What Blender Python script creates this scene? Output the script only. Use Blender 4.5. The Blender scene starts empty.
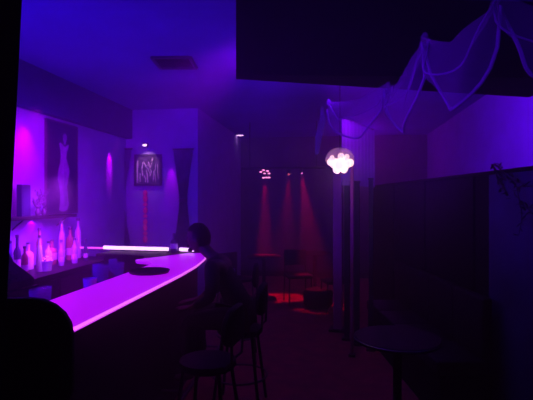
import bpy, bmesh, math, random
from mathutils import Vector, Matrix
random.seed(7)
PI = math.pi
C = bpy.context.scene.collection
A = math.radians(7.9)            # the room's long axis runs 7.9 degrees to the right of the lens axis
EYE = 1.7
F = 460.0
CA, SA = math.cos(A), math.sin(A)

def W(X, Y, z):                  # metres right of / ahead of the photographer -> room coordinates
    return Vector((X*CA - Y*SA, X*SA + Y*CA, z))
def at(px, py, Y):
    return W((px-266.5)/F*Y, Y, EYE+(200-py)/F*Y)
def at_x(px, x):                 # where the sight line over column px meets the plane x = const
    k = (px-266.5)/F
    Y = x/(k*CA-SA)
    return k*Y*SA+Y*CA, Y

def col_of(P):
    X = P.x*CA+P.y*SA; Y = -P.x*SA+P.y*CA
    return 266.5+F*X/Y
# ---------------------------------------------------------------- materials
M = {}
def mat(name, col, rough=.6, metal=0, emit=None, es=0, trans=0, alpha=1, noise=None, bump=0, spec=.5, ior=1.45):
    m = bpy.data.materials.new(name); m.use_nodes = True
    nt = m.node_tree; b = nt.nodes['Principled BSDF']
    b.inputs['Base Color'].default_value = (*col, 1)
    b.inputs['Roughness'].default_value = rough
    b.inputs['Metallic'].default_value = metal
    b.inputs['Specular IOR Level'].default_value = spec
    b.inputs['Transmission Weight'].default_value = trans
    b.inputs['IOR'].default_value = ior
    b.inputs['Alpha'].default_value = alpha
    if emit:
        b.inputs['Emission Color'].default_value = (*emit, 1)
        b.inputs['Emission Strength'].default_value = es
    if noise:
        sc, amt = noise
        tc = nt.nodes.new('ShaderNodeTexCoord'); n = nt.nodes.new('ShaderNodeTexNoise')
        n.inputs['Scale'].default_value = sc; n.inputs['Detail'].default_value = 5
        nt.links.new(tc.outputs['Object'], n.inputs['Vector'])
        r = nt.nodes.new('ShaderNodeValToRGB')
        r.color_ramp.elements[0].color = (*[c*(1-amt) for c in col], 1)
        r.color_ramp.elements[1].color = (*[min(1, c*(1+amt)) for c in col], 1)
        r.color_ramp.elements[0].position = .3; r.color_ramp.elements[1].position = .7
        nt.links.new(n.outputs['Fac'], r.inputs['Fac']); nt.links.new(r.outputs['Color'], b.inputs['Base Color'])
        if bump:
            bp = nt.nodes.new('ShaderNodeBump'); bp.inputs['Strength'].default_value = bump
            nt.links.new(n.outputs['Fac'], bp.inputs['Height']); nt.links.new(bp.outputs['Normal'], b.inputs['Normal'])
    M[name] = m
    return m
mat('wall_blue_lit', (.38, .34, .62), .8, noise=(3, .12), bump=.05)  # pale wall; part of the blue light is put into its colour
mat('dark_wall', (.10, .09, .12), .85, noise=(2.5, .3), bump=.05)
mat('ceiling_blue_lit', (.13, .16, .50), .9, noise=(1.2, .15))  # whitish ceiling with the blue light tinted into the base colour
mat('black_paint', (.006, .006, .007), .85, noise=(4, .2), spec=.1)
mat('floor_carpet', (.34, .05, .06), .8, noise=(6, .35), bump=.1)
mat('partition_black', (.006, .006, .007), .8, noise=(5, .25), spec=.15)
mat('vent_metal', (.05, .05, .06), .6, .2)
mat('dark_wood', (.012, .009, .010), .6, noise=(9, .4), bump=.05, spec=.25)
mat('black_leather', (.005, .005, .008), .6, noise=(30, .2), bump=.08, spec=.25)
mat('chrome', (.12, .12, .15), .35, 1)
mat('dark_metal', (.012, .012, .015), .5, .5, spec=.3)
mat('acrylic', (.7, .45, .8), .35, emit=(.50, .004, .86), es=1.0)
mat('edge_glow', (.8, .5, .9), .4, emit=(1.0, .16, 1.0), es=1.25)
mat('neon_white', (.9, .7, .9), .4, emit=(1.0, .50, 1.0), es=2.6)
mat('neon_pink', (.9, .4, .8), .4, emit=(1.0, .10, .75), es=1.0)
mat('poster_dark', (.012, .012, .05), .7, noise=(5, .2))
mat('poster_figure', (.22, .16, .36), .7, noise=(14, .3))
mat('poster_gown', (.34, .16, .46), .7, noise=(18, .25))
mat('frame_dark', (.05, .04, .06), .5)
mat('picture_ground', (.10, .07, .12), .7, noise=(20, .5))
mat('picture_light', (.75, .6, .6), .7, noise=(40, .4))
mat('beam_paint', (.022, .032, .12), .9)
mat('drape', (.25, .21, .42), .85, noise=(8, .3))
mat('glass_clear', (.7, .6, .95), .15, alpha=.25)
mat('liquor_clear', (.7, .7, .9), .18, alpha=.75)
mat('liquor_amber', (.55, .25, .2), .18, alpha=.85)
mat('liquor_dark', (.06, .05, .12), .2)
mat('liquor_pale', (.9, .8, .9), .25)
mat('bottle_cap', (.12, .1, .15), .4, .5)
mat('bottle_label', (.85, .75, .85), .6)
mat('net', (.55, .5, .7), .8, alpha=.30)
mat('skin', (.10, .06, .05), .55)
mat('hair', (.012, .01, .01), .6)
mat('shirt', (.006, .006, .010), .85)
mat('trousers', (.006, .006, .008), .85)
mat('plant_dry', (.10, .05, .12), .8)
mat('blue_lit_board', (.04, .04, .12), .8, noise=(4, .3))  # black partition with blue light mixed into the colour
mat('vine', (.008, .010, .008), .7)
mat('crystal', (1, .85, .8), .2, emit=(1.0, .62, .58), es=2.1)
mat('shade_glass', (.85, .55, .70), .5, alpha=.22)
mat('lamp_hot', (1, .8, 1), .3, emit=(1.0, .45, 1.0), es=4)
mat('lamp_pink', (1, .5, .7), .3, emit=(1.0, .22, .55), es=3)
mat('lamp_red', (1, .2, .2), .3, emit=(1.0, .12, .25), es=4)
mat('lamp_soft', (.6, .4, .9), .3, emit=(.45, .2, 1.0), es=.7)
mat('red_bead', (.5, .05, .15), .3, emit=(.62, .0, .36), es=.30)
mat('screen_glass', (.01, .01, .015), .15)
mat('column_pink_lit', (.45, .06, .30), .7)  # the lamp's pink light on the posts, put into their colour
mat('net_thick', (.6, .5, .8), .8, alpha=.65)
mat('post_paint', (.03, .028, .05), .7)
mat('ice', (.9, .8, .95), .15, alpha=.8)

# ---------------------------------------------------------------- mesh helpers
def box(bm, x0, x1, y0, y1, z0, z1, bev=0):
    vs = [bm.verts.new((x, y, z)) for x in (x0, x1) for y in (y0, y1) for z in (z0, z1)]
    f = [(0,1,3,2), (4,6,7,5), (0,4,5,1), (2,3,7,6), (0,2,6,4), (1,5,7,3)]
    fs = [bm.faces.new([vs[i] for i in q]) for q in f]
    if bev:
        es = list({e for q in fs for e in q.edges})
        bmesh.ops.bevel(bm, geom=es, offset=bev, segments=3, affect='EDGES', profile=.5)
def lathe(bm, prof, n=20, cx=0, cy=0, cz=0):
    rings = []
    for r, z in prof:
        if r < 1e-5: rings.append([bm.verts.new((cx, cy, cz+z))])
        else: rings.append([bm.verts.new((cx+r*math.cos(2*PI*k/n), cy+r*math.sin(2*PI*k/n), cz+z)) for k in range(n)])
    for a, b in zip(rings, rings[1:]):
        for k in range(n):
            k2 = (k+1) % n
            if len(a) == 1 and len(b) == 1: continue
            if len(a) == 1: bm.faces.new((a[0], b[k2], b[k]))
            elif len(b) == 1: bm.faces.new((a[k], a[k2], b[0]))
            else: bm.faces.new((a[k], a[k2], b[k2], b[k]))
def tube(bm, pts, r, n=8):
    pts = [Vector(p) for p in pts]; prev = None; rings = []
    for i, p in enumerate(pts):
        d = (pts[min(i+1, len(pts)-1)]-pts[max(i-1, 0)]).normalized()
        if prev is None:
            u = d.cross(Vector((0,0,1)))
            if u.length < .05: u = d.cross(Vector((1,0,0)))
            u.normalize()
        else: u = (prev-d*prev.dot(d)).normalized()
        prev = u; v = d.cross(u)
        rr = r[i] if isinstance(r, (list, tuple)) else r
        rings.append([bm.verts.new(p+u*rr*math.cos(2*PI*k/n)+v*rr*math.sin(2*PI*k/n)) for k in range(n)])
    for a, b in zip(rings, rings[1:]):
        for k in range(n): bm.faces.new((a[k], a[(k+1)%n], b[(k+1)%n], b[k]))
    bm.faces.new(rings[0][::-1]); bm.faces.new(rings[-1])
def ball(bm, c, r, seg=12, sc=(1,1,1)):
    bmesh.ops.create_uvsphere(bm, u_segments=seg, v_segments=max(6, seg*2//3), radius=1,
        matrix=Matrix.Translation(c) @ Matrix.Diagonal((r*sc[0], r*sc[1], r*sc[2], 1)))
def prism(bm, poly, z0, z1):     # poly in xy, ccw
    a = [bm.verts.new((x, y, z0)) for x, y in poly]; b = [bm.verts.new((x, y, z1)) for x, y in poly]
    bm.faces.new(a[::-1]); bm.faces.new(b)
    n = len(poly)
    for i in range(n): bm.faces.new((a[i], a[(i+1)%n], b[(i+1)%n], b[i]))
def obj(name, bm, m, parent=None, smooth=False, loc=None):
    bmesh.ops.recalc_face_normals(bm, faces=bm.faces)
    me = bpy.data.meshes.new(name); bm.to_mesh(me); bm.free()
    me.materials.append(M[m])
    if smooth:
        for p in me.polygons: p.use_smooth = True
        if len(me.polygons): me.set_sharp_from_angle(angle=math.radians(40))
    o = bpy.data.objects.new(name, me); C.objects.link(o)
    if parent: o.parent = parent
    if loc is not None: o.location = loc
    return o
def B(): return bmesh.new()
def bx(*a, **k):
    bm = B(); box(bm, *a, **k); return bm
def lat(prof, n=20, **k):
    bm = B(); lathe(bm, prof, n, **k); return bm
def tag(o, label, cat, group=None, kind=None):
    o['label'] = label; o['category'] = cat
    if group: o['group'] = group
    if kind: o['kind'] = kind
    return o
def thing(name, label, cat, loc=(0,0,0), rz=0, group=None):
    o = bpy.data.objects.new(name, None); C.objects.link(o)
    o.location = loc; o.rotation_euler = (0, 0, rz); o.empty_display_size = .1
    return tag(o, label, cat, group)
def struct(name, bm, m, parent=None, smooth=False):
    o = obj(name, bm, m, parent, smooth)
    if not parent: o['kind'] = 'structure'
    return o
def dup(root, loc, rz, label, group=None):
    r = root.copy(); C.objects.link(r); r.location = loc; r.rotation_euler = (0, 0, rz); r['label'] = label
    if group: r['group'] = group
    for ch in list(root.children):
        c = ch.copy(); C.objects.link(c); c.parent = r
        for g in list(ch.children):
            d = g.copy(); C.objects.link(d); d.parent = c
    return r

# ---------------------------------------------------------------- setting
XL, XR, YF, YB, ZC = -3.15, 2.05, -1.6, 10.2, 3.1
YM, XM = 6.8, -2.0              # the wall behind the bar and where the room opens past it
struct('floor', bx(XL-.2, XR+.2, YF-.2, YB+.2, -.1, 0), 'floor_carpet')
struct('ceiling', bx(XL-.2, XR+.2, YF-.2, YB+.2, ZC, ZC+.1), 'ceiling_blue_lit')
struct('wall_left', bx(XL-.15, XL, YF-.15, YM, 0, ZC), 'wall_blue_lit')
struct('wall_right', bx(XR, XR+.15, YF-.15, YB, 0, ZC), 'wall_blue_lit')
struct('wall_front', bx(XL, XR, YF-.15, YF, 0, ZC), 'black_paint')
struct('wall_middle', bx(XL, XM, YM, YM+.15, 0, ZC), 'wall_blue_lit')
struct('wall_side', bx(XM-.15, XM, YM+.15, YB, 0, ZC), 'wall_blue_lit')
struct('wall_back', bx(XM, XR, YB, YB+.15, 0, ZC), 'dark_wall')
struct('trim_1', bx(XL, XL+.10, 2.2, YM, 2.65, ZC), 'beam_paint')      # dark beam over the back bar
struct('baseboard_right', bx(XR-.015, XR, YF, YB, 0, .12), 'black_paint')
struct('baseboard_back', bx(XM, XR-.015, YB-.015, YB, 0, .12), 'black_paint')
# black bulkhead hanging under the ceiling
p0, p1 = at(236, 75, 3.15), at(560, 78, 3.25)
d = (p1-p0); d.z = 0; d.normalize(); n = Vector((p0.x, p0.y, 0)).normalized()*.5
q = [p0, p0+d*2.45, p0+d*2.45+n*1.2, p0+n*.25]
bm = B(); prism(bm, [(v.x, v.y) for v in q], 2.56, ZC)
struct('trim_2', bm, 'black_paint')
# black pier at the left edge, its face leaning out towards the top
bm = B()
lo, hi = at(12, 200, 1.2), at(23, 0, 1.2)
ed = lambda z: lo.x + (hi.x-lo.x)*(z-lo.z)/(hi.z-lo.z)
yy = lo.y-.14
v = []
for z in (0, ZC):
    for x, y in ((ed(z)-.5, yy), (ed(z)+.008, yy), (ed(z), yy+.14), (ed(z)-.5, yy+.14)):
        v.append(bm.verts.new((x, y, z)))
for f in ((3,2,1,0), (4,5,6,7), (0,1,5,4), (1,2,6,5), (2,3,7,6), (3,0,4,7)): bm.faces.new([v[i] for i in f])
struct('trim_3', bm, 'black_paint')

# ceiling vent
c = at(175, 62, 4.67)
t = thing('ceiling_vent', 'square dark air vent in the blue-lit ceiling', 'vent', (c.x, c.y, ZC), .12)
bm = B(); s = .185
for a in (-1, 1):
    box(bm, a*s-.018, a*s+.018, -s, s, -.02, 0); box(bm, -s, s, a*s-.018, a*s+.018, -.021, 0)
obj('frame', bm, 'vent_metal', t)
bm = B(); box(bm, -s, s, -s, s, -.004, 0); obj('backing', bm, 'black_paint', t)
for k in range(7):
    y = -s+.045+k*.046
    bm = B(); vs = [bm.verts.new(p) for p in ((-s, y-.015, -.018), (s, y-.015, -.018), (s, y+.01, -.004), (-s, y+.01, -.004))]
    bm.faces.new(vs); bmesh.ops.solidify(bm, geom=bm.faces[:], thickness=.002); obj('slat', bm, 'vent_metal', t)
# wire hanging off the vent
# recessed downlights
def downlight(px, py, m, r, label):
    Y = (ZC-EYE)*F/(200-py); p = at(px, py, Y)
    t = thing('ceiling_downlight', label, 'ceiling light', (p.x, p.y, ZC))
    obj('trim_ring', lat([(r*.8, 0), (r*.85, -.012), (r*1.25, -.012), (r*1.35, 0)], 24), 'vent_metal', t, True)
    obj('lens', lat([(0, -.012), (r*.7, -.010), (r*.8, -.002)], 24), m, t, True)
    return p
dl1 = downlight(86, 93, 'lamp_hot', .042, 'small pinkish downlight in the ceiling above the poster')
dl2 = downlight(240, 135, 'lamp_hot', .11, 'oval-looking purple downlight in the ceiling behind the bar corner')

# ---------------------------------------------------------------- back bar on the left wall
t = thing('back_counter', 'low back bar counter crowded with bottles along the left wall', 'counter', (XL+.004, 4.6, 0))
obj('cabinet_body', bx(.0, .5, -1.6, .75, .08, .96), 'dark_wood', t)
obj('plinth', bx(.0, .45, -1.6, .75, 0, .08), 'black_paint', t)
obj('counter_top', bx(0, .54, -1.62, .77, .96, 1.0, bev=.006), 'dark_metal', t)
for k in range(4):
    y0 = -1.57+k*.58
    dd = obj('door', bx(.5, .52, y0+.01, y0+.55, .12, .93, bev=.004), 'dark_wood', t)
    bm = B(); tube(bm, [(.52, y0+.46, .55), (.55, y0+.46, .56), (.55, y0+.46, .74), (.52, y0+.46, .75)], .006); obj('handle', bm, 'chrome', dd, True)
t = thing('wall_ledge', 'long dark ledge on the left wall above the bottles', 'shelf', (XL, 4.5, 1.5))
obj('board', bx(0, .16, -1.5, at_x(77, XL+.16)[0]-4.5, 0, .035, bev=.004), 'dark_wood', t)
for y in (-1.2, -.3, .45):
    bm = B(); tube(bm, [(0.005, y, -.1), (.05, y, -.06), (.12, y, -.005)], .008); obj('bracket', bm, 'dark_metal', t, True)
LED = XL
# poster
y0, _ = at_x(47, XL+.03); y1, _ = at_x(78, XL+.03)
t = thing('framed_poster', 'tall dark poster of a pale long-gowned figure on the left wall', 'poster', (XL, (y0+y1)/2, 1.54))
hw = (y1-y0)/2; H = 1.07
obj('backing', bx(.005, .02, -hw, hw, 0, H), 'poster_dark', t)
bm = B()
for a in (-1, 1): box(bm, .0, .03, a*(hw-.01)-.012, a*(hw-.01)+.012, 0, H)
box(bm, 0, .03, -hw+.022, hw-.022, 0, .024); box(bm, 0, .03, -hw+.022, hw-.022, H-.024, H)
obj('frame', bm, 'frame_dark', t)
def flat(pts, x, m, nm, th=.002):    # printed shape, points (y,z), thin solid
    bm = B(); bm.faces.new([bm.verts.new((x, y, z)) for y, z in pts])
    r = bmesh.ops.extrude_face_region(bm, geom=bm.faces[:])
    bmesh.ops.translate(bm, verts=[g for g in r['geom'] if isinstance(g, bmesh.types.BMVert)], vec=(th, 0, 0))
    return obj(nm, bm, m, t)
flat([(-.07,.04), (.0,.02), (.09,.04), (.13,.10), (.11,.2), (.09,.32), (.12,.42), (.14,.50), (.12,.58), (.075,.65), (.085,.72), (.12,.79), (.13,.83), (.09,.815), (.05,.79),
      (.01,.81), (-.05,.835), (-.07,.82), (-.05,.76), (-.035,.68), (-.045,.6), (-.09,.5), (-.10,.40), (-.06,.28), (-.05,.18)], .02, 'poster_gown', 'printed_gown')
flat([(.02,.82), (.06,.82), (.065,.85), (.085,.88), (.085,.92), (.06,.955), (.025,.95), (.005,.92), (.01,.875), (.025,.85)], .02, 'poster_figure', 'printed_head')
flat([(.02,.30), (.05,.08), (.09,.10), (.085,.3), (.06,.5), (.04,.5)], .0221, 'poster_figure', 'printed_fold', .001)
# little framed card on ledge, left
y0, _ = at_x(20, XL+.1); y1, _ = at_x(29, XL+.1)
t = thing('menu_box', 'narrow dark upright box standing on the ledge at far left', 'box', (XL+.09, (y0+y1)/2, 1.535))
hw = (y1-y0)/2
obj('case', bx(-.03, .03, -hw, hw, 0, .32, bev=.005), 'poster_dark', t)
obj('front_panel', bx(.03, .034, -hw+.015, hw-.015, .02, .30), 'poster_dark', t)
# dried sprig plants on ledge
def sprig(px, h, label, grp=None):
    y, _ = at_x(px, XL+.09)
    t = thing('dried_sprig', label, 'plant', (XL+.09, y, 1.535))
    obj('vase', lat([(0,0), (.022,0), (.03,.02), (.026,.05), (.012,.075), (.016,.09), (.01,.085), (.008,.02), (0,.01)], 16), 'frame_dark', t, True)
    bm = B(); lf = B()
    for k in range(9):
        a = random.uniform(-1, 1); b = random.uniform(-.3, .3); hh = h*random.uniform(.6, 1)
        pts = [Vector((0, 0, .06))+Vector((b*s*s*.12, a*s*s*.13, hh*s)) for s in (0, .3, .6, 1)]
        tube(bm, pts, [.003, .0025, .002, .001], 5)
        for s in range(10):
            u = .3+.7*s/9; p = Vector((b*u*u*.12, a*u*u*.13, .06+hh*u))+Vector((random.uniform(-.01,.01), random.uniform(-.015,.015), 0))
            ball(lf, p, .009, 6, (.6, 1, 1.3))
    obj('stem', bm, 'plant_dry', t, True); obj('flower_heads', lf, 'plant_dry', t, True)['kind'] = 'stuff'
sprig(38, .13, 'shorter dried sprig in a vase on the ledge, beside the narrow box')
sprig(44, .24, 'taller dried sprig in a vase on the ledge, against the poster edge')

# bottles on the back counter
PROF = {
 'round': [(0,0), (.036,0), (.038,.01), (.038,.19), (.034,.215), (.015,.245), (.013,.30), (.016,.302), (.016,.312), (0,.312)],
 'squat': [(0,0), (.047,0), (.05,.012), (.05,.13), (.043,.155), (.018,.175), (.016,.225), (.019,.227), (.019,.24), (0,.24)],
 'wine':  [(0,0), (.034,0), (.036,.01), (.036,.17), (.030,.20), (.014,.235), (.0125,.32), (.015,.322), (.015,.33), (0,.33)],
 'tall':  [(0,0), (.030,0), (.032,.01), (.030,.25), (.024,.28), (.013,.31), (.012,.37), (.015,.372), (.015,.385), (0,.385)]}
def bottle(shape, m, sc, loc, label, grp):
    pr = PROF[shape]; top = pr[-1][1]
    t = thing('bottle', label, 'bottle', loc, random.uniform(0, 6), grp)
    t.scale = (sc,)*3
    g = obj('glass_body', lat(pr, 18), m, t, True)
    r = pr[2][0]+.001
    obj('label_band', lat([(r-.001, .05), (r, .05), (r, .12), (r-.001, .12)], 18), 'bottle_label', t, True)
    obj('cap', lat([(0, top+.018), (.015, top+.018), (.0175, top+.012), (.0175, top-.008), (.016, top-.008)], 16), 'bottle_cap', t, True)
    return t
rowA = [('round','liquor_clear','clear round-shouldered'), ('tall','liquor_pale','tall pale'), ('squat','liquor_amber','squat amber'), ('wine','liquor_dark','dark slim-necked'),
        ('round','liquor_pale','milky round-shouldered'), ('tall','liquor_clear','tall clear'), ('squat','liquor_pale','squat pale'), ('wine','liquor_clear','clear slim-necked'), ('round','liquor_amber','amber round-shouldered'), ('tall','liquor_amber','tall amber')]
kinds = [rowA[i % 10] for i in range(20)]
for i in range(11):              # rear row
    k = rowA[(i*3+1) % 10]; y = 3.35+i*.185
    bottle(k[0], k[1], random.uniform(1.0, 1.2), (XL+.14+random.uniform(-.02,.02), y, 1.0),
        k[2]+' bottle in the rear row of the back bar, ' + ['at its near end','second from its near end','third from its near end','fourth from its near end','fifth from its near end','at its middle','fifth from its far end','fourth from its far end','third from its far end','second from its far end','at its far end'][i], 'bottles in the rear row of the back bar')
for i in range(8):
    k = rowA[(i*3+2) % 10]; y = 3.5+i*.21
    bottle(k[0], k[1], random.uniform(.72, .92), (XL+.33+random.uniform(-.03,.03), y+random.uniform(-.02,.02), 1.0),
        k[2]+' bottle in the front row of the back bar, ' + ['nearest of the row','second nearest','third nearest','fourth nearest','fourth farthest','third farthest','second farthest','farthest of the row'][i], 'bottles in the front row of the back bar')
# ice bucket with crushed ice catching the light
p = at(46, 262, 4.55)
t = thing('ice_bucket', 'small open bucket heaped with glinting ice at the front of the bottles', 'bucket', (p.x, p.y, 1.0))
p = (p.x, p.y); ICE = Vector((p[0], p[1], 1.12))
obj('pail', lat([(0,0), (.05,0), (.065,.10), (.069,.102), (.066,.104), (.06,.10), (.046,.008), (0,.006)], 20), 'liquor_pale', t, True)
bm = B()
for k in range(26):
    a = random.uniform(0, 6.28); r = .05*math.sqrt(random.random())
    mtx = Matrix.Translation((r*math.cos(a), r*math.sin(a), .10+.035*(1-r/.05)+random.uniform(-.01,.01))) @ Matrix.Rotation(random.uniform(0,3), 4, (random.random(), random.random(), 1))
    bmesh.ops.create_cube(bm, size=.022, matrix=mtx)
ic = obj('ice', bm, 'ice', t)
ic['kind'] = 'stuff'

# cash register at the near end of back counter
t = thing('cash_register', 'black cash register silhouetted behind the bar at far left', 'cash register', (-2.30, 2.86, 0), .0)
obj('pedestal', bx(-.2, .22, -.25, .25, 0, .98), 'black_paint', t)
obj('drawer', bx(-.2, .21, -.22, .22, .98, 1.09, bev=.008), 'dark_metal', t)
bm = B(); pts = [(-.18, 1.09), (.18, 1.09), (.18, 1.14), (.02, 1.25), (-.04, 1.36), (-.18, 1.36)]
a = [bm.verts.new((x, -.2, z)) for x, z in pts]; b = [bm.verts.new((x, .2, z)) for x, z in pts]
bm.faces.new(a); bm.faces.new(b[::-1])
for i in range(6): bm.faces.new((a[i], a[(i+1)%6], b[(i+1)%6], b[i]))
obj('housing', bm, 'black_leather', t)
bm = B()
for i in range(5):
    for j in range(4):
        bmesh.ops.create_cube(bm, size=1, matrix=Matrix.Translation((.155-.035*i, -.12+.06*j, 1.16+.0235*i)) @ Matrix.Rotation(.6, 4, 'Y') @ Matrix.Diagonal((.022, .04, .012, 1)))
obj('keypad', bm, 'dark_metal', t)
bm = B(); bmesh.ops.create_cube(bm, size=1, matrix=Matrix.Translation((-.005, 0, 1.31)) @ Matrix.Rotation(-.5, 4, 'Y') @ Matrix.Diagonal((.006, .3, .07, 1)))
obj('display', bm, 'screen_glass', t)

# ---------------------------------------------------------------- the glowing bar (L plan, counter height 1.1)
BX0, BX1, BY0 = -1.66, -1.20, 2.03
CY0, CY1 = 4.84, 5.22            # cross run
def arc(cx, cy, r, a0, a1, n=10): return [(cx+r*math.cos(a0+(a1-a0)*k/n), cy+r*math.sin(a0+(a1-a0)*k/n)) for k in range(n+1)]
edge = [(BX1, BY0), (BX1, 3.0), (BX1, 3.6), (-1.22, 4.1), (-1.28, 4.6), (-1.35, 4.85), (-1.42, 5.05)]
t = thing('glowing_bar', 'L-shaped bar counter with a glowing magenta top', 'bar counter', (BX1, BY0, 0))
def rel(pl): return [(x-BX1, y-BY0) for x, y in pl]
lit = edge+[(-1.60, 5.02), (-1.68, 4.86), (-1.78, 4.68), (-1.89, 4.52), (-1.94, 4.40), (-1.88, 4.30), (-1.74, 4.24), (-1.67, 4.18), (BX0, 4.0), (BX0, BY0)]
bm = B(); prism(bm, rel(lit), 1.075, 1.10); obj('bar_top', bm, 'acrylic', t)
dark = [(-1.42, 5.05), (-1.50, CY1), (XL+.56, CY1), (XL+.56, CY0-.02), (-2.2, CY0-.04), (-1.98, 4.72), (-1.92, 4.54)]+[(-1.89, 4.52), (-1.78, 4.68), (-1.68, 4.86), (-1.60, 5.02)]
bm = B(); prism(bm, rel(dark), 1.07, 1.098); obj('dark_top', bm, 'dark_wood', t)['label'] = 'unlit dark top of the far run'
front = [(BX1-.10, BY0+.04), (BX1-.10, 3.6), (-1.34, 4.3), (-1.40, 4.75), (-1.48, 5.0), (-1.58, CY1-.08), (XL+.6, CY1-.08), (XL+.6, CY0+.08), (-2.1, CY0+.06), (-1.78, 4.7), (-1.60, 4.3), (BX0+.06, 3.9), (BX0+.06, BY0+.04)]
bm = B(); prism(bm, rel(front), .0, 1.07); obj('bar_front', bm, 'dark_wood', t)
bm = B(); pl = rel(edge)
tube(bm, [(x+.004, y, 1.092) for x, y in pl], .010, 8)
obj('edge_light', bm, 'edge_glow', t, True)
bm = B()
tube(bm, [(x+.10, y, .22) for x, y in rel([(BX1, BY0+.2), (BX1, 3.4), (BX1, 4.6)])], .02, 10)
for y in (.35, 1.4, 2.5): tube(bm, [(-.12, y, .22), (.10, y, .22)], .01, 6)
obj('foot_rail', bm, 'chrome', t, True)
# neon tubes along the back of cross run
def neon(pa, pb, r, m, label, z):
    L = (Vector(pb)-Vector(pa)).length
    t = thing('neon_tube', label, 'neon tube', ((pa[0]+pb[0])/2, (pa[1]+pb[1])/2, z))
    v = (Vector(pb)-Vector(pa))/2
    bm = B(); tube(bm, [(-v.x, -v.y, r+.012), (v.x, v.y, r+.012)], r, 12); obj('glass_tube', bm, m, t, True)
    for s in (-1, 1):
        bm = B(); tube(bm, [(s*v.x*.97, s*v.y*.97, 0), (s*v.x*.97, s*v.y*.97, r)], .010, 8); obj('holder', bm, 'dark_metal', t, True)
    return t
def on_y(px, y):
    k = (px-266.5)/F; Y = y/(k*SA+CA); p = W(k*Y, Y, 0); return (p.x, p.y)
neon(on_y(104, CY1-.04), on_y(168, CY1-.12), .021, 'neon_white', 'long white-pink neon tube glowing along the far edge of the bar', 1.10)
neon(on_y(180, CY1-.10), on_y(194, CY1-.14), .020, 'neon_white', 'short white-pink neon tube at the bar corner beside the seated person', 1.098)
neon(on_y(73, CY0+.35), on_y(103, CY0+.35), .012, 'neon_pink', 'thin dim pink neon tube on the left end of the far bar run', 1.10)
# dark bottle between neon tubes
p = on_y(174, CY1-.12)
bottle('squat', 'liquor_dark', .85, (p[0], p[1], 1.10), 'dark squat bottle on the bar in the gap between the two white neon tubes', None)

# service shelf behind the bar with glasses
t = thing('service_shelf', 'low dark service shelf behind the glowing bar holding glasses', 'shelf', (-1.86, 3.2, 0))
obj('shelf_top', bx(-.17, .17, -.9, 1.2, .93, .96, bev=.004), 'dark_metal', t)
obj('back_rim', bx(.155, .17, -.9, 1.2, .96, .99), 'dark_metal', t)
for y in (-.85, .15, 1.15):
    for x in (-.14, .14): obj('leg', bx(x-.02, x+.02, y-.02, y+.02, 0, .93), 'dark_metal', t)
tumb = [(0,0), (.030,0), (.032,.004), (.040,.13), (.038,.13), (.029,.012), (0,.010)]
pint = [(0,0), (.030,0), (.031,.004), (.043,.17), (.041,.17), (.029,.012), (0,.010)]
stem = [(0,0), (.032,0), (.032,.004), (.005,.010), (.004,.08), (.020,.10), (.037,.14), (.034,.21), (.032,.21), (.034,.142), (.018,.104), (0,.095)]
def glass(px, x, prof, label, sc=1, cat='glass', nm='drinking_glass', z=.96, m='glass_clear'):
    y, _ = at_x(px, x)
    o = obj(nm, lat(prof, 20), m, None, True, (x, y, z)); o.scale = (sc,)*3
    tag(o, label, cat)
glass(37, -1.80, pint, 'bluish pint glass behind the bar, nearest and left of a pair', 1.1)
glass(44, -1.80, pint, 'bluish pint glass behind the bar, right one of the near pair', 1.1)
glass(90, -1.76, tumb, 'small pink-lit tumbler behind the bar edge', 1.25, m='liquor_pale')
glass(97, -1.88, stem, 'stemmed glass behind the bar, between tumbler and tall glasses', 1.05)
glass(103, -1.86, pint, 'tall purple glass behind the bar, right of the stemmed glass', 1.2)
glass(113, -1.90, stem, 'stemmed glass behind the bar, near the dim pink neon end', 1.05)
glass(119, -1.86, pint, 'tall glass behind the bar, rightmost on the service shelf', 1.1)

# ---------------------------------------------------------------- far wall behind the bar
def mid(px, py):                 # point on wall_middle
    k = (px-266.5)/F; Y = (YM-.02)/(k*SA+CA)
    p = W(k*Y, Y, 0); return p.x, EYE+(200-py)/F*Y
xa, za = mid(135, 185); xb, zb = mid(161, 155)
t = thing('framed_picture', 'small framed picture with pale shapes hanging above the red lights', 'picture', ((xa+xb)/2, YM, za))
w2 = (xb-xa)/2; h = zb-za
obj('backing', bx(-w2, w2, -.02, 0, 0, h), 'picture_ground', t)
bm = B()
for s in (-1, 1): box(bm, s*w2-.012, s*w2+.012, -.035, 0, -.012, h+.012)
box(bm, -w2, w2, -.034, 0, -.012, .012); box(bm, -w2, w2, -.034, 0, h-.012, h+.012)
obj('frame', bm, 'frame_dark', t)
bm = B()
def strip(pts, w):
    for (x0, z0), (x1, z1) in zip(pts, pts[1:]):
        dx, dz = x1-x0, z1-z0; l = math.hypot(dx, dz); nx, nz = -dz/l*w, dx/l*w
        f = [bm.verts.new(((x)*w2, y, z*h)) for y in (-.024, -.0205) for x, z in ((x0-nx, z0-nz), (x1-nx, z1-nz), (x1+nx, z1+nz), (x0+nx, z0+nz))]
        for q in ((0,1,2,3), (7,6,5,4), (0,4,5,1), (1,5,6,2), (2,6,7,3), (3,7,4,0)): bm.faces.new([f[i] for i in q])
rnd = random.Random(11)
for k in range(9):
    x = -.8+k*.2; hgt = [.75, .3, .45, .2, .7, .5, .35, .6, .5][k]; b0 = [.08, .1, .3, .1, .08, .3, .12, .1, .2][k]
    strip([(x, b0), (x+rnd.uniform(-.08, .08), b0+hgt*.5), (x+rnd.uniform(-.1, .1), b0+hgt)], rnd.uniform(.025, .055))
strip([(-.35,.78), (-.1,.60), (.15,.68), (.4,.9)], .04); strip([(-.15,.45), (.1,.52), (.3,.42)], .05)
obj('printed_shapes', bm, 'picture_light', t)
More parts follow.
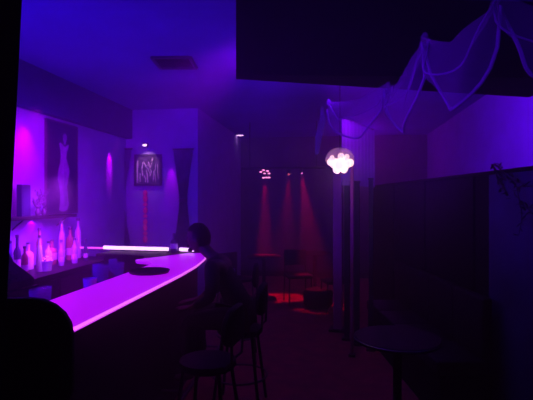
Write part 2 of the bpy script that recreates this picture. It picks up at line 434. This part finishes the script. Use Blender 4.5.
# picture spotlight
xs, zs = mid(148, 146)
t = thing('picture_spotlight', 'tiny bright spotlight mounted above the framed picture', 'spotlight', (xs, YM, zs))
bm = B(); tube(bm, [(0, 0, .03), (0, -.12, .03), (0, -.12, .01)], .008); obj('arm', bm, 'dark_metal', t, True)
bm = B(); tube(bm, [(-.035, -.12, .012), (.035, -.12, -.008)], .028, 12); obj('lamp_head', bm, 'dark_metal', t, True)
bm = B(); ball(bm, (0, -.148, -.002), .030, 10, (1.2, .4, .6)); obj('bulb', bm, 'lamp_hot', t, True)
# string of red glass pendants under the picture
xr, z1 = mid(146, 190); _, z0 = mid(146, 242)
t = thing('red_bead_light', 'dim red beaded light string hanging below the framed picture', 'light string', (xr, YM-.05, z0))
bm = B(); tube(bm, [(0, 0, 0), (0, 0, z1-z0)], .006, 6); obj('cord', bm, 'dark_metal', t, True)
n = 9
for k in range(n):
    bm = B(); ball(bm, (0, 0, (z1-z0)*(k+.5)/n), .036, 10, (1, .8, [1.6,.9,1.5,1.3,.8,1.4,.9,1.6,1.2][k])); obj('glass_bead', bm, 'red_bead', t, True)
# dark drapes tied at the middle
def drape(px, w, label):
    x, zt = mid(px, 150); _, zb_ = mid(px, 246)
    t = thing('tied_drape', label, 'drape', (x, YM-.06, zb_))
    Hh = zt-zb_; bm = B(); nz, nu = 24, 30; g = []
    for i in range(nz+1):
        s = i/nz; ww = w*(.38+.62*abs(2*s-.95)**1.2)
        g.append([bm.verts.new((ww*(j/nu-.5)*2, .022*math.sin(j*2.1)*(1-.3*s), Hh*s)) for j in range(nu+1)])
    for a_, b_ in zip(g, g[1:]):
        for j in range(nu): bm.faces.new((a_[j], a_[j+1], b_[j+1], b_[j]))
    bmesh.ops.solidify(bm, geom=bm.faces[:], thickness=.004)
    obj('cloth', bm, 'drape', t, True)
    obj('tie_band', lat([(w*.42, Hh*.46), (w*.44, Hh*.475), (w*.42, Hh*.49)], 20), 'frame_dark', t, True).scale = (1, .35, 1)
    bm = B(); tube(bm, [(-w*1.1, 0, Hh+.01), (w*1.1, 0, Hh+.01)], .012); obj('rod', bm, 'dark_metal', t, True)
drape(120, .20, 'dark hourglass-tied drape left of the framed picture')
drape(184, .15, 'dark hourglass-tied drape right of the framed picture')

# ---------------------------------------------------------------- bar stools
def make_stool(label, loc, rz, seat_h=.72, back_top=1.05, grp='bar stools'):
    t = thing('bar_stool', label, 'bar stool', loc, rz, grp)
    obj('seat', lat([(0, seat_h-.06), (.17, seat_h-.06), (.19, seat_h-.04), (.185, seat_h-.008), (.15, seat_h), (0, seat_h-.004)], 28), 'black_leather', t, True)
    bm = B(); n = 20       # padded curved back with rounded corners, behind the seat (+y is behind)
    hw_, h0, h1, R = .19, seat_h+.12, back_top, .14
    def cy(x): return .20-.5*x*x*1.5
    poly = []
    for (cx, cz, a0) in ((hw_-R, h1-R, 0), (-hw_+R, h1-R, PI/2), (-hw_+R*.6, h0+R*.6, PI), (hw_-R*.6, h0+R*.6, 1.5*PI)):
        rr = R if a0 < PI-.1 else R*.6
        for k in range(6):
            a = a0+PI/2*k/5; poly.append((cx+rr*math.cos(a), cz+rr*math.sin(a)))
    for off, shr in ((-.018, .985), (-.026, .93), ):
        pass
    rings = []
    cx0, cz0 = 0, (h0+h1)/2
    for off, s in ((-.025, .0), (-.025, .5), (-.024, .92), (-.012, 1.0), (.012, 1.0), (.024, .92), (.025, .5), (.025, .0)):
        if s == 0: rings.append([bm.verts.new((0, cy(0)+off, cz0))])
        else: rings.append([bm.verts.new((cx0+(x-cx0)*s, cy((x-cx0)*s)+off, cz0+(z-cz0)*s)) for x, z in poly])
    for a, b in zip(rings, rings[1:]):
        m_ = len(poly)
        for k in range(m_):
            k2 = (k+1) % m_
            if len(a) == 1: bm.faces.new((a[0], b[k2], b[k]))
            elif len(b) == 1: bm.faces.new((a[k], a[k2], b[0]))
            else: bm.faces.new((a[k], a[k2], b[k2], b[k]))
    obj('backrest', bm, 'black_leather', t, True)
    for s in (-1, 1):
        bm = B(); tube(bm, [(s*.10, .12, seat_h-.05), (s*.11, .20, seat_h+.02), (s*.12, .205, seat_h+.18)], .010); obj('back_support', bm, 'chrome', t, True)
    for sx in (-1, 1):
        for sy in (-1, 1):
            bm = B(); tube(bm, [(sx*.12, sy*.12, seat_h-.055), (sx*.19, sy*.19, 0)], .013); obj('leg', bm, 'dark_metal', t, True)
    bm = B(); rr = .167; q = [(rr*math.cos(a*PI/12)*1.34, rr*math.sin(a*PI/12)*1.34, .26) for a in range(25)]
    tube(bm, q, .009, 6); obj('foot_ring', bm, 'chrome', t, True)
    return t
st = make_stool('black bar stool carrying the seated person', (-.74, 3.74, 0), -PI/2, .66, 1.02)
# rz: local +y (back) must point to +x for stools facing the bar
dup(st, (-.80, 2.95, 0), -PI/2-.1, 'empty black bar stool at the bar, next on the near side of the seated person')
dup(st, (-.98, 4.85, 0), -PI/2+.15, 'empty black bar stool at the bar, beyond the seated person')
e = at(4, 298, 1.62)
make_stool('large round-cornered black bar stool at the near end of the glowing bar', (e.x, e.y+.20, 0), PI+.2, .82, e.z, None)

p = at(150, 272.5, 3.80)
t = thing('drinks_tray', 'round black drinks tray lying across the middle of the glowing bar', 'tray', (p.x-.005, p.y, 1.10))
obj('tray_base', lat([(0,0), (.155,0), (.155,.006), (0,.006)], 36), 'black_leather', t, True)
obj('rim', lat([(.152,0), (.165,.022), (.170,.022), (.157,0)], 36), 'dark_metal', t, True)
# ---------------------------------------------------------------- seated person
PXo = Vector((-.74, 3.74, 0))
t_person = None
def skin_mesh(name, verts, edges, rad, m, parent=None, lv=2, extra=None):
    me = bpy.data.meshes.new(name); me.from_pydata([Vector(v) for v in verts], edges, []); me.update()
    o = bpy.data.objects.new(name, me); C.objects.link(o)
    md = o.modifiers.new('Skin', 'SKIN'); md.branch_smoothing = .6; md.use_smooth_shade = True
    sv = me.skin_vertices[0].data
    for i, r in enumerate(rad):
        sv[i].radius = (r, r) if not isinstance(r, tuple) else r
        sv[i].use_root = (i == 0)
    s = o.modifiers.new('Sub', 'SUBSURF'); s.levels = lv; s.render_levels = lv
    dg = bpy.context.evaluated_depsgraph_get(); dg.update()
    ev = o.evaluated_get(dg); nm = bpy.data.meshes.new_from_object(ev)
    bm = B(); bm.from_mesh(nm); bpy.data.objects.remove(o)
    if extra: extra(bm)
    return obj(name, bm, m, parent, True)
def chain(V, E, R, pts, start=None):
    prev = start
    for p, r in pts:
        V.append(p); R.append(r); i = len(V)-1
        if prev is not None: E.append((prev, i))
        prev = i
    return prev
HC = Vector((-.365, .03, 1.375))      # head centre, local to stool position; person faces -x
def head_and_hands(bm):
    v0 = len(bm.verts)
    # skull as a shaped sphere
    bmesh.ops.create_uvsphere(bm, u_segments=24, v_segments=18, radius=1)
    bm.verts.ensure_lookup_table()
    for v in bm.verts[v0:]:
        x, y, z = v.co
        fx = .098*x; fy = .078*y; fz = .118*z
        if z < 0: fy *= 1+.28*z; fx = fx*(1+.12*z) if x < 0 else fx*(1+.45*z)
        if x < -.8 and z < .25: fx *= .97
        v.co = HC+Vector((fx, fy, fz))
    # nose, brow, lips, chin, ears
    n0 = [HC+Vector(p) for p in ((-.088, 0, .022), (-.098, .014, -.028), (-.098, -.014, -.028), (-.119, 0, -.026), (-.094, 0, -.036))]
    vs = [bm.verts.new(p) for p in n0]
    for f in ((0,1,3), (0,3,2), (1,4,3), (2,3,4)): bm.faces.new([vs[i] for i in f])
    ball(bm, HC+Vector((-.090, 0, -.060)), .02, 10, (.45, 1.1, .28)); ball(bm, HC+Vector((-.088, 0, -.070)), .018, 10, (.5, 1, .35))
    ball(bm, HC+Vector((-.070, 0, -.098)), .028, 10, (.8, 1, .6))
    for s in (-1, 1):
        ball(bm, HC+Vector((-.084, s*.032, .008)), .013, 10, (.6, 1.1, .8))
        ball(bm, HC+Vector((.005, s*.080, -.008)), .030, 10, (.55, .25, 1))
def finger_set(V, E, R, wr, palm, side, fwd, lat_, bend=.5):
    mid_ = len(V)
    for k in range(4):
        L = (.078, .088, .082, .064)[k]; off = (k-1.5)*.021
        p0_ = palm+lat_*off; pts = [(p0_+fwd*.025, .0105)]
        a = 0; p = p0_+fwd*.045
        pts.append((p.copy(), .0098))
        for s, l in enumerate((.45, .32, .23)):
            a += bend*(.4, .6, .5)[s]; p = p+(fwd*math.cos(a)+Vector((0,0,-1))*math.sin(a))*L*l
            pts.append((p.copy(), (.009, .0085, .007)[s]))
        chain(V, E, R, pts, wr)
    th = palm-fwd*.02+lat_*(side*.036)
    chain(V, E, R, [(th, .013), (th+fwd*.03+lat_*(side*.022), .0105), (th+fwd*.055+lat_*(side*.026)+Vector((0,0,-.006)), .009)], wr)
V, E, R = [], [], []
pel = chain(V, E, R, [(Vector((.02, 0, .76)), (.145, .115))])
sp = chain(V, E, R, [(Vector((-.03, 0, .88)), (.13, .10)), (Vector((-.10, 0, 1.02)), (.145, .10)), (Vector((-.17, 0, 1.15)), (.14, .10))], pel)
nk = chain(V, E, R, [(Vector((-.235, .01, 1.225)), .062), (Vector((-.29, .02, 1.27)), .052), (HC+Vector((.01, 0, -.03)), .06)], sp)
arms = []
ARM = ((-1, Vector((-.19, -.27, .93)), Vector((-.36, -.17, .835))), (1, Vector((-.24, .25, .93)), Vector((-.40, .15, .835))))
for s, elb, wrp in ARM:
    sh = Vector((-.19, s*.185, 1.175))
    w_ = chain(V, E, R, [(sh, .062), ((sh+elb)/2+Vector((.02, s*.02, -.01)), .048), (elb, .038), ((elb+wrp)/2, .036), (wrp, .025)], sp)
    f = (wrp-elb).normalized(); f.z = 0; f.normalize(); l = Vector((-f.y, f.x, 0))
    palm = wrp+f*.045+Vector((0, 0, -.004))
    pm = chain(V, E, R, [(palm, (.034, .016))], w_)
    finger_set(V, E, R, pm, palm, s*-1*1.0 if True else 1, f, l, .35)
for s in (-1, 1):
    chain(V, E, R, [(Vector((-.02, s*.09, .745)), .095), (Vector((-.22, s*.13, .735)), .080), (Vector((-.40, s*.15, .71)), .060), (Vector((-.40, s*.15, .52)), .055),
                    (Vector((-.37, s*.14, .36)), .042), (Vector((-.36, s*.14, .285)), .036), (Vector((-.45, s*.145, .265)), .032), (Vector((-.51, s*.15, .262)), .026)], pel)
body = skin_mesh('person', V, E, R, 'skin', None, 2, head_and_hands)
body.location = PXo
tag(body, 'dark-haired person in dark clothes seated on a stool at the glowing bar, hands in lap', 'person')
# hair
bm = B(); bmesh.ops.create_uvsphere(bm, u_segments=24, v_segments=18, radius=1)
dele = []
for v in bm.verts:
    x, y, z = v.co
    if (x < -.35 and z < .42) or z < -.55 or (x < .1 and z < -.1): dele.append(v)
    k = 1+.03*math.sin(13*y+5*z)*math.cos(9*x)
    v.co = HC+Vector((.108*x*k, .088*y*k, .129*z*k+.004))
bmesh.ops.delete(bm, geom=dele, context='VERTS')
bmesh.ops.solidify(bm, geom=bm.faces[:], thickness=.012)
obj('hair', bm, 'hair', body, True)
# shirt and trousers
V, E, R = [], [], []
p_ = chain(V, E, R, [(Vector((.02, 0, .77)), (.155, .128)), (Vector((-.03, 0, .88)), (.145, .115)), (Vector((-.10, 0, 1.02)), (.16, .115)), (Vector((-.17, 0, 1.15)), (.155, .112))])
chain(V, E, R, [(Vector((-.225, .008, 1.215)), .072)], p_)
for s, elb, wrp in ARM:
    sh = Vector((-.19, s*.19, 1.178))
    chain(V, E, R, [(sh, .078), ((sh+elb)/2+Vector((.02, s*.02, -.01)), .06), (elb, .047), ((elb+wrp)/2, .041), (elb.lerp(wrp, .85), .036)], p_)
skin_mesh('shirt', V, E, R, 'shirt', body)
V, E, R = [], [], []
p_ = chain(V, E, R, [(Vector((.02, 0, .77)), (.158, .125))])
for s in (-1, 1):
    chain(V, E, R, [(Vector((-.02, s*.09, .748)), .105), (Vector((-.22, s*.13, .738)), .09), (Vector((-.40, s*.15, .715)), .072), (Vector((-.40, s*.15, .52)), .067), (Vector((-.37, s*.14, .37)), .057)], p_)
skin_mesh('trousers', V, E, R, 'trousers', body)

# ---------------------------------------------------------------- right side: black partition, posts
pa = at(374, 186, 7.3); pb = at(533, 166, 3.15); pb = pa+(pb-pa)*1.35
dv = (pb-pa); dv.z = 0; L = dv.length; u = dv.normalized(); ang = math.atan2(u.y, u.x)
t = thing('black_partition', 'head-high black partition wall along the right side', 'partition', (pa.x, pa.y, 0), ang)
sv = next(k*.01 for k in range(2000) if col_of(pa+u*(k*.01)) > 492)
obj('panel', bx(0, sv, -.03, .05, 0, 1.90), 'partition_black', t)
obj('blue_lit_end', bx(sv, L, -.03, .05, 0, 1.90), 'blue_lit_board', t)['label'] = 'end of the partition, coloured as if lit blue'  # same partition; the blue light on this end is painted in
obj('top_rail', bx(-.01, L, -.045, .065, 1.90, 1.93, bev=.006), 'partition_black', t)
for k in range(1, 5):
    obj('batten', bx(L*k/5-.03, L*k/5+.03, -.05, -.03, 0, 1.90), 'partition_black', t)
def post(px, top, Y, w, m, label, nm='slim_post', grp=None):
    p = at(px, top, Y)
    t = thing(nm, label, 'post', (p.x, p.y, 0), -A, grp)
    obj('shaft', bx(-w/2, w/2, -w/2, w/2, .03, p.z-.02, bev=.004), m, t)
    obj('base_plate', bx(-w, w, -w, w, 0, .03, bev=.004), 'dark_metal', t)
    obj('post_cap', bx(-w*.65, w*.65, -w*.65, w*.65, p.z-.02, p.z, bev=.003), m, t)
post(347, 184, 5.6, .06, 'post_paint', 'dark slim post just right of the bright lamp', grp='posts before the partition')
post(357, 181, 5.4, .06, 'post_paint', 'dark slim post between two others, before the partition', grp='posts before the partition')
post(371, 178, 5.2, .05, 'post_paint', 'dark slim post rightmost of three, beside the partition end', grp='posts before the partition')
post(338, 172, 6.0, .11, 'column_pink_lit', 'wider post coloured as if lit pink, directly under the bright lamp', 'square_post')
post(352, 164, 5.0, .035, 'column_pink_lit', 'short-looking pale post coloured as if lit by the lamp on its left', 'pale_post')

# vine over the partition at the right
vp = at(500, 170, 3.9)
vs0 = next(k*.01 for k in range(2000) if col_of(pa+u*(k*.01)) > 500)
vx = pa+u*vs0; nrm = Vector((u.y, -u.x, 0))
if nrm.y > 0: nrm = -nrm
t = thing('trailing_vine', 'dark leafy vine trailing down over the right end of the partition', 'vine', (vx.x+nrm.x*.07, vx.y+nrm.y*.07, 1.975))
bm = B(); lf = B()
def vine(p, d_, n_, r, depth=0):
    pts = [p.copy()]; q_ = p.copy(); dd_ = d_.copy()
    for k in range(n_):
        dd_ = (dd_+Vector((random.uniform(-.2,.2), random.uniform(-.1,.1), random.uniform(-.2,.1)))).normalized()
        q_ = q_+dd_*.045; q_ += nrm*.002; pts.append(q_.copy())
        for s in range(2):
            mtx = Matrix.Translation(q_+Vector((random.uniform(-.02,.02), random.uniform(-.01,.01), random.uniform(-.025,.02)))) @ Matrix.Rotation(random.uniform(0,6), 4, (random.random(), 1, random.random())) @ Matrix.Diagonal((.022, .010, .003, 1))
            bmesh.ops.create_icosphere(lf, subdivisions=1, radius=1, matrix=mtx)
        if depth < 2 and random.random() < .28: vine(q_, (dd_+Vector((random.uniform(-.3,.8), 0, random.uniform(-.5,.5)))).normalized(), n_//2, r*.6, depth+1)
    tube(bm, pts, [r*(1-.7*i/len(pts)) for i in range(len(pts))], 5)
vine(Vector((0, 0, 0)), (u*.6+Vector((0,0,-.8))).normalized(), 11, .009)
vine(Vector((.02, 0, 0)), (u*.9+Vector((0,0,-.3))).normalized(), 12, .008)
obj('stems', bm, 'vine', t, True); o = obj('leaves', lf, 'vine', t); o['kind'] = 'stuff'

# ---------------------------------------------------------------- draped netting
def swag_cloth(name, P, sag, drop, label, nu=14, nv=14, wob=.03, m='net'):
    """netting hung from points P; each bay sags by sag[i]; hangs drop[i] below"""
    t = thing(name, label, 'netting', P[0])
    base = P[0]; g = []
    for i in range(len(P)-1):
        for k in range(nu+(1 if i == len(P)-2 else 0)):
            s = k/nu; top = P[i].lerp(P[i+1], s); top.z -= sag[i][0]*4*s*(1-s)
            bot = P[i].lerp(P[i+1], s); bot.z -= sag[i][1]*(4*s*(1-s))**.65 + drop[i]*(1-s)+drop[i+1]*s
            col = []
            for j in range(nv+1):
                w = j/nv; p = top.lerp(bot, w)
                p += Vector((u.y, -u.x, 0))*(wob*math.sin(7*w+i+9*s)+.07*math.sin(PI*w)*4*s*(1-s))
                col.append(p-base)
            g.append(col)
    bm = B(); vs = [[bm.verts.new(p) for p in c_] for c_ in g]
    for a_, b_ in zip(vs, vs[1:]):
        for j in range(nv): bm.faces.new((a_[j], a_[j+1], b_[j+1], b_[j]))
    obj('cloth', bm, m, t, True)
    # gathered hem cord along the lowest edge, reads as the bright fold
    for edge, nm_, r in ((-1, 'hem', .009), (nv//2, 'fold', .005)):
        bm = B(); tube(bm, [c_[edge] for c_ in g], r, 6); obj(nm_, bm, 'net_thick', t, True)
    for i, p in enumerate(P):
        bm = B(); ball(bm, p-base, .016, 8, (1, 1, 1.3)); obj('gather_knot', bm, m, t, True)
    return t
P = [at(329, 101, 4.2), at(388, 84, 3.35), at(425, 36, 2.45), at(497, -6, 2.0), at(590, -10, 2.0)]
swag_cloth('swagged_netting', P, [(.05, .30), (.09, .38), (.10, .40), (.06, .2)], [.08, .05, .04, .05, .3], 'pale netting swagged in scallops under the ceiling at right')
# hanging net curtain behind the lamp
def curtain(name, a, b, zb, label, folds=9, amp=.025):
    t = thing(name, label, 'net curtain', a)
    bm = B(); nu, nv = folds*8, 8; vs = []
    dn = (b-a); dn.z = 0; nn = Vector((-dn.y, dn.x, 0)).normalized()
    for i in range(nu+1):
        s = i/nu; top = a.lerp(b, s)-a
        vs.append([bm.verts.new(top.lerp(Vector((top.x, top.y, zb-a.z)), j/nv)+nn*amp*math.sin(s*folds*2*PI)*(.5+.5*j/nv)) for j in range(nv+1)])
    for p_, q_ in zip(vs, vs[1:]):
        for j in range(nv): bm.faces.new((p_[j], p_[j+1], q_[j+1], q_[j]))
    obj('cloth', bm, 'net_thick', t, True)
    bm = B(); tube(bm, [(0,0,0), tuple(b-a)], .010, 8); obj('rod', bm, 'dark_metal', t, True)
    return t
curtain('net_curtain', at(342, 117, 5.3), at(374, 130, 6.0), at(350, 186, 5.6).z, 'pale net curtain hanging behind the bright lamp')
# loose vertical tail of netting
p = at(322, 110, 4.4); bm = B(); 
t = thing('netting_tail', 'narrow tail of netting hanging left of the bright lamp', 'netting', p)
tube(bm, [(0,0,.03), (.01,0,-.1), (-.03,.0,-.25), (-.05,0,-.42)], [.012,.03,.035,.02], 10); obj('cloth', bm, 'net', t, True)

# ---------------------------------------------------------------- bright crystal lamp
LP = at(340, 163, 4.6)
t = thing('crystal_lamp', 'blazing warm-white lamp of clustered glass globes hanging at right of centre', 'lamp', LP); t.scale = (1, 1, 1.15)
bm = B(); tube(bm, [(0, 0, .12), (0, 0, (ZC-LP.z)/1.15)], .006, 6); obj('cord', bm, 'dark_metal', t, True)
obj('ceiling_rose', lat([(r_, (ZC-LP.z)/1.15-d_) for r_, d_ in ((0, 0), (.05, 0), (.04, .025), (0, .03))], 20), 'dark_metal', t, True)
obj('shade', lat([(.035, .135), (.09, .115), (.135, .07), (.15, .02), (.148, .02), (.133, .068), (.088, .112), (.035, .131)], 28), 'shade_glass', t, True)
for k, (x, y, z, r) in enumerate([(0, 0, -.025, .052), (-.06, -.02, 0, .046), (.06, -.03, -.005, .048), (-.03, .03, -.05, .042), (.04, .04, -.045, .042), (-.01, -.07, -.02, .046), (.01, -.03, .055, .032),
                                  (-.08, .02, .045, .026), (.068, -.02, .05, .026), (.0, .07, .01, .045), (-.03, -.03, -.062, .03), (-.095, -.01, .01, .034), (.10, -.01, .0, .036)]):
    bm = B(); ball(bm, (x, y, z), r, 12); obj('globe', bm, 'crystal', t, True)

# ---------------------------------------------------------------- stage lights on a ceiling bar
sb = at(283, 168, 8.2)
t = thing('lighting_bar', 'dark overhead bar carrying the small stage lights', 'lighting bar', (sb.x, sb.y, sb.z), 0)
bm = B(); tube(bm, [(-.75, 0, 0), (.75, 0, 0)], .022, 10); obj('rail', bm, 'dark_metal', t, True)
for s in (-.6, .6):
    bm = B(); tube(bm, [(s, 0, 0), (s, 0, ZC-sb.z)], .01, 6); obj('hanger', bm, 'dark_metal', t, True)
def stage_light(px, m, label, r=.035, n=1):
    k = (px-266.5)/F; Y = sb.y/(k*SA+CA); p = W(k*Y, Y, sb.z)
    t = thing('stage_light', label, 'stage light', (p.x, p.y, sb.z))
    obj('housing', lat([(0, -.03), (r*.9, -.03), (r*1.3, -.12), (r*1.25, -.12), (r*.85, -.04), (0, -.04)], 18), 'dark_metal', t, True)
    bm = B(); tube(bm, [(-r*1.2, 0, -.06), (-r*1.2, 0, -.015), (r*1.2, 0, -.015), (r*1.2, 0, -.06)], .005, 6); obj('yoke', bm, 'dark_metal', t, True)
    if n == 1:
        bm = B(); ball(bm, (0, -.01, -.10), r*.95, 12, (1, 1, .8)); obj('lens', bm, m, t, True)
    else:
        for q_ in ((-.07, -.03), (.0, -.06), (.05, -.015), (-.02, 0.0), (.03, -.13), (-.02, -.135), (.08, -.13), (.08, -.06)):
            bm = B(); ball(bm, (q_[0], -.05, -.04+q_[1]), .020, 8, (1.3, 1, .7)); obj('lens', bm, m, t, True)
    return p
s1 = stage_light(289, 'lamp_red', 'bright red-pink stage light in the middle of the lighting bar')
s2 = stage_light(302, 'lamp_pink', 'fainter stage light to the right of the bright red one', .024)
s3 = stage_light(265, 'lamp_pink', 'multi-lens pink stage light at the left of the lighting bar', .05, 8)

# ---------------------------------------------------------------- tables and chairs in the red area
def make_table(label, loc, r=.36, h=.74):
    t = thing('round_table', label, 'table', loc, 0, 'small round tables')
    obj('table_top', lat([(0, h-.03), (r-.01, h-.03), (r, h-.02), (r, h-.008), (r-.008, h), (0, h)], 36), 'dark_wood', t, True)
    obj('edge_band', lat([(r-.002, h-.022), (r+.004, h-.02), (r+.004, h-.008), (r-.002, h-.006)], 36), 'chrome', t, True)
    obj('pedestal', lat([(.04, .02), (.03, .06), (.03, h-.06), (.07, h-.03)], 16), 'dark_metal', t, True)
    obj('base', lat([(0, .03), (.2, .015), (.22, 0)], 28), 'dark_metal', t, True)
    return t
a = at(262, 265, 7.6); tb = make_table('small round table left of centre, edge catching pink light', (a.x-.02, a.y+.35, 0), .30)
a = at(314, 268, 8.0); dup(tb, (a.x, a.y+.45, 0), 0, 'small round table under the red stage light, right of centre')
a = at(388, 352, 2.95); dup(tb, (a.x+.1, a.y+.3, 0), 0, 'dark small round table nearest the viewer at lower right')
def make_chair(label, loc, rz):
    t = thing('side_chair', label, 'chair', loc, rz, 'side chairs around the small tables')
    obj('seat', bx(-.21, .21, -.2, .2, .43, .48, bev=.015), 'black_leather', t, True)
    bm = B(); box(bm, -.19, .19, .19, .23, .60, .86, bev=.012); obj('backrest', bm, 'black_leather', t, True)
    for s in (-1, 1):
        bm = B(); tube(bm, [(s*.18, -.18, .43), (s*.19, -.2, 0)], .012); obj('leg', bm, 'dark_metal', t, True)
        bm = B(); tube(bm, [(s*.18, .24, .80), (s*.18, .20, .45), (s*.19, .24, 0)], .012); obj('leg', bm, 'dark_metal', t, True)
    return t
a = at(298, 290, 7.6); ch = make_chair('dark chair beyond the small table under the red stage light', (a.x, a.y, 0), .3)
a = at(336, 300, 7.1); dup(ch, (a.x, a.y, 0), -1.3, 'dark chair beside the wide post, right of the red-lit table')
a = at(236, 290, 7.2); dup(ch, (a.x, a.y, 0), .9, 'dark chair beyond the left small table, near the bar corner')
# round pouf seen as dark ellipse in the red pool
a = at(318, 302, 7.3)
t = thing('round_pouf', 'low round dark pouf sitting in the pool of red light', 'pouf', (a.x, a.y, 0))
obj('cushion', lat([(0,.02), (.2,.02), (.23,.06), (.235,.24), (.20,.29), (0,.30)], 28), 'black_leather', t, True)
obj('foot_ring', lat([(.12,0), (.18,0), (.18,.02), (.12,.02)], 24), 'dark_metal', t, True)
# booth bench beside the partition on the viewer's side
t = thing('booth_bench', 'long black padded bench against the partition at right', 'bench', (pa.x+u.x*1.6+nrm.x*.3, pa.y+u.y*1.6+nrm.y*.3, 0), ang)
obj('bench_base', bx(0, 2.2, -.2, .2, 0, .36), 'black_paint', t)
for k in range(4): obj('seat_cushion', bx(k*.55+.005, k*.55+.545, -.22, .18, .36, .47, bev=.02), 'black_leather', t, True)
for k in range(4): obj('back_cushion', bx(k*.55+.005, k*.55+.545, .13, .21, .475, .95, bev=.02), 'black_leather', t, True)

# ---------------------------------------------------------------- haze
bm = bx(XL+.001, XR-.001, YF+.001, YB-.001, .001, ZC-.001)
m = bpy.data.materials.new('haze'); m.use_nodes = True; nt = m.node_tree; nt.nodes.clear()
out = nt.nodes.new('ShaderNodeOutputMaterial'); vs_ = nt.nodes.new('ShaderNodeVolumeScatter')
vs_.inputs['Density'].default_value = .08; vs_.inputs['Anisotropy'].default_value = .3; vs_.inputs['Color'].default_value = (1, 1, 1, 1)
nt.links.new(vs_.outputs[0], out.inputs['Volume']); M['haze'] = m
hz = obj('smoke_haze', bm, 'haze'); tag(hz, 'thin smoke haze hanging through the whole room', 'haze', kind='stuff')

# ---------------------------------------------------------------- lights
def light(kind, name, loc, col, e, target=None, size=.1, spot=60, blend=.6, sy=None, spread=180):
    l = bpy.data.lights.new(name, kind); l.color = col; l.energy = e
    if kind == 'AREA':
        l.size = size; l.spread = math.radians(spread)
        if sy: l.shape = 'RECTANGLE'; l.size_y = sy
    else: l.shadow_soft_size = size
    if kind == 'SPOT': l.spot_size = math.radians(spot); l.spot_blend = blend
    o = bpy.data.objects.new(name, l); C.objects.link(o); o.location = loc
    if target is not None:
        o.rotation_euler = (Vector(target)-Vector(loc)).to_track_quat('-Z', 'Y').to_euler()
    return o
BLUE = (.05, .0, 1.0); VIO = (.22, .0, 1.0); MAG = (.75, .0, 1.0)
# blue and violet washes: unseen spots added without any fixtures
light('SPOT', 'blue_wash_ceiling', (-2.7, 1.5, 1.5), BLUE, 430, (-1.3, 5.8, 3.1), .15, 95, 1)
light('SPOT', 'blue_wash_far', (-.35, 3.75, 2.95), (.10, 0, 1), 210, (-2.2, 6.9, 1.9), .15, 90, 1)
light('SPOT', 'violet_wash_leftwall', (-.55, 3.6, 2.98), (.32, 0, 1), 520, (-3.15, 4.6, 1.6), .1, 54, .9)
y_, _ = at_x(24, XL)
light('SPOT', 'magenta_wall_washer', (-3.0, y_, 2.70), MAG, 90, (-3.13, y_+.03, 1.0), .03, 62, 1)
light('AREA', 'bottle_fill', (XL+.46, 4.3, 1.9), (.42, .02, 1), 22, (XL+.15, 4.35, 1.1), .3, spread=120)  # added area light without a fixture, brightens the bottles
light('AREA', 'ledge_fill', (XL+.10, 4.5, 1.495), (.45, 0, 1), 7, (XL+.2, 4.5, 1.0), .03, sy=.8)  # unseen area light added below the ledge to light the bottles
light('SPOT', 'ice_spot', (ICE.x+.35, ICE.y-.1, 1.9), (1, .25, .8), 22, ICE, .02, 26, .8)  # added spot without a fixture, makes the ice glint
light('SPOT', 'magenta_panel_wash', (-2.75, 3.35, 2.35), (.66, 0, 1), 150, (-3.15, 4.5, 2.1), .05, 60, .9)  # added out-of-view spot, lifts this stretch of wall to magenta
y_, _ = at_x(110, XL+.06)
light('SPOT', 'streak_left', (XL+.16, y_+.1, 2.62), MAG, 70, (XL-.02, y_+.1, 2.15), .01, 26, .9)
xs, zs = mid(171, 148)
light('SPOT', 'streak_right', (xs, YM-.13, zs), MAG, 40, (xs, YM+.02, zs-.7), .01, 24, .9)
xs, zs = mid(148, 146)
light('SPOT', 'picture_spot', (xs, YM-.30, zs+.02), (1, .45, .8), 7, (xs, YM, zs-.3), .02, 60, .5)
# right wall and netting: the blue spots are unseen additions without fixtures
light('SPOT', 'blue_wash_right', (-.25, 3.85, 2.98), (.17, 0, 1), 420, (2.05, 5.6, 2.3), .1, 75, 1)
light('SPOT', 'blue_wash_netting', (-2.7, 1.2, 2.2), (.12, 0, 1), 480, (.85, 3.2, 2.4), .1, 36, 1)
light('POINT', 'lamp_glow', LP+Vector((0, 0, -.16)), (1, .30, .55), .8, None, .08)
light('SPOT', 'blue_partition', (.2, .4, 2.95), (.10, 0, 1), 40, vx+Vector((.15, -.2, -.25)), .1, 30, 1)  # unseen spot added to brighten the partition end
light('POINT', 'curtain_violet', at(362, 120, 5.2), (.35, 0, 1), 7, None, .05)
# red
light('SPOT', 'red_beam_a', (s1.x, s1.y, sb.z-.16), (1, .0, .06), 230, at(283, 296, 8.0), .03, 26, .6)
light('SPOT', 'red_beam_b', (s3.x, s3.y, sb.z-.25), (1, .0, .10), 620, at(265, 298, 8.0), .05, 20, .8)
light('SPOT', 'red_beam_c', (s2.x, s2.y, sb.z-.16), (1, .0, .08), 380, at(318, 304, 7.4), .03, 26, .8)
light('POINT', 'far_violet', (.6, 9.2, 2.6), (.45, 0, .8), 20, None, .1)  # added point lamp without a fixture, lifts the far end
light('POINT', 'ambient', (.6, .6, 2.4), (.5, .5, 1), .06, None, .4)  # weak unseen fill added to raise the darkest tones

w = bpy.data.worlds.new('World'); bpy.context.scene.world = w; w.use_nodes = True
w.node_tree.nodes['Background'].inputs[0].default_value = (.004, .004, .005, 1)

cam = bpy.data.cameras.new('Camera'); co = bpy.data.objects.new('Camera', cam); C.objects.link(co)
cam.sensor_width = 36; cam.lens = F/533*36; cam.clip_start = .02
co.location = (0, 0, EYE); co.rotation_euler = (PI/2, 0, A)
sc = bpy.context.scene; sc.camera = co
sc.view_settings.view_transform = 'Standard'; sc.view_settings.look = 'None'
sc.view_settings.exposure = 0; sc.view_settings.gamma = 1; sc.view_settings.use_curve_mapping = False
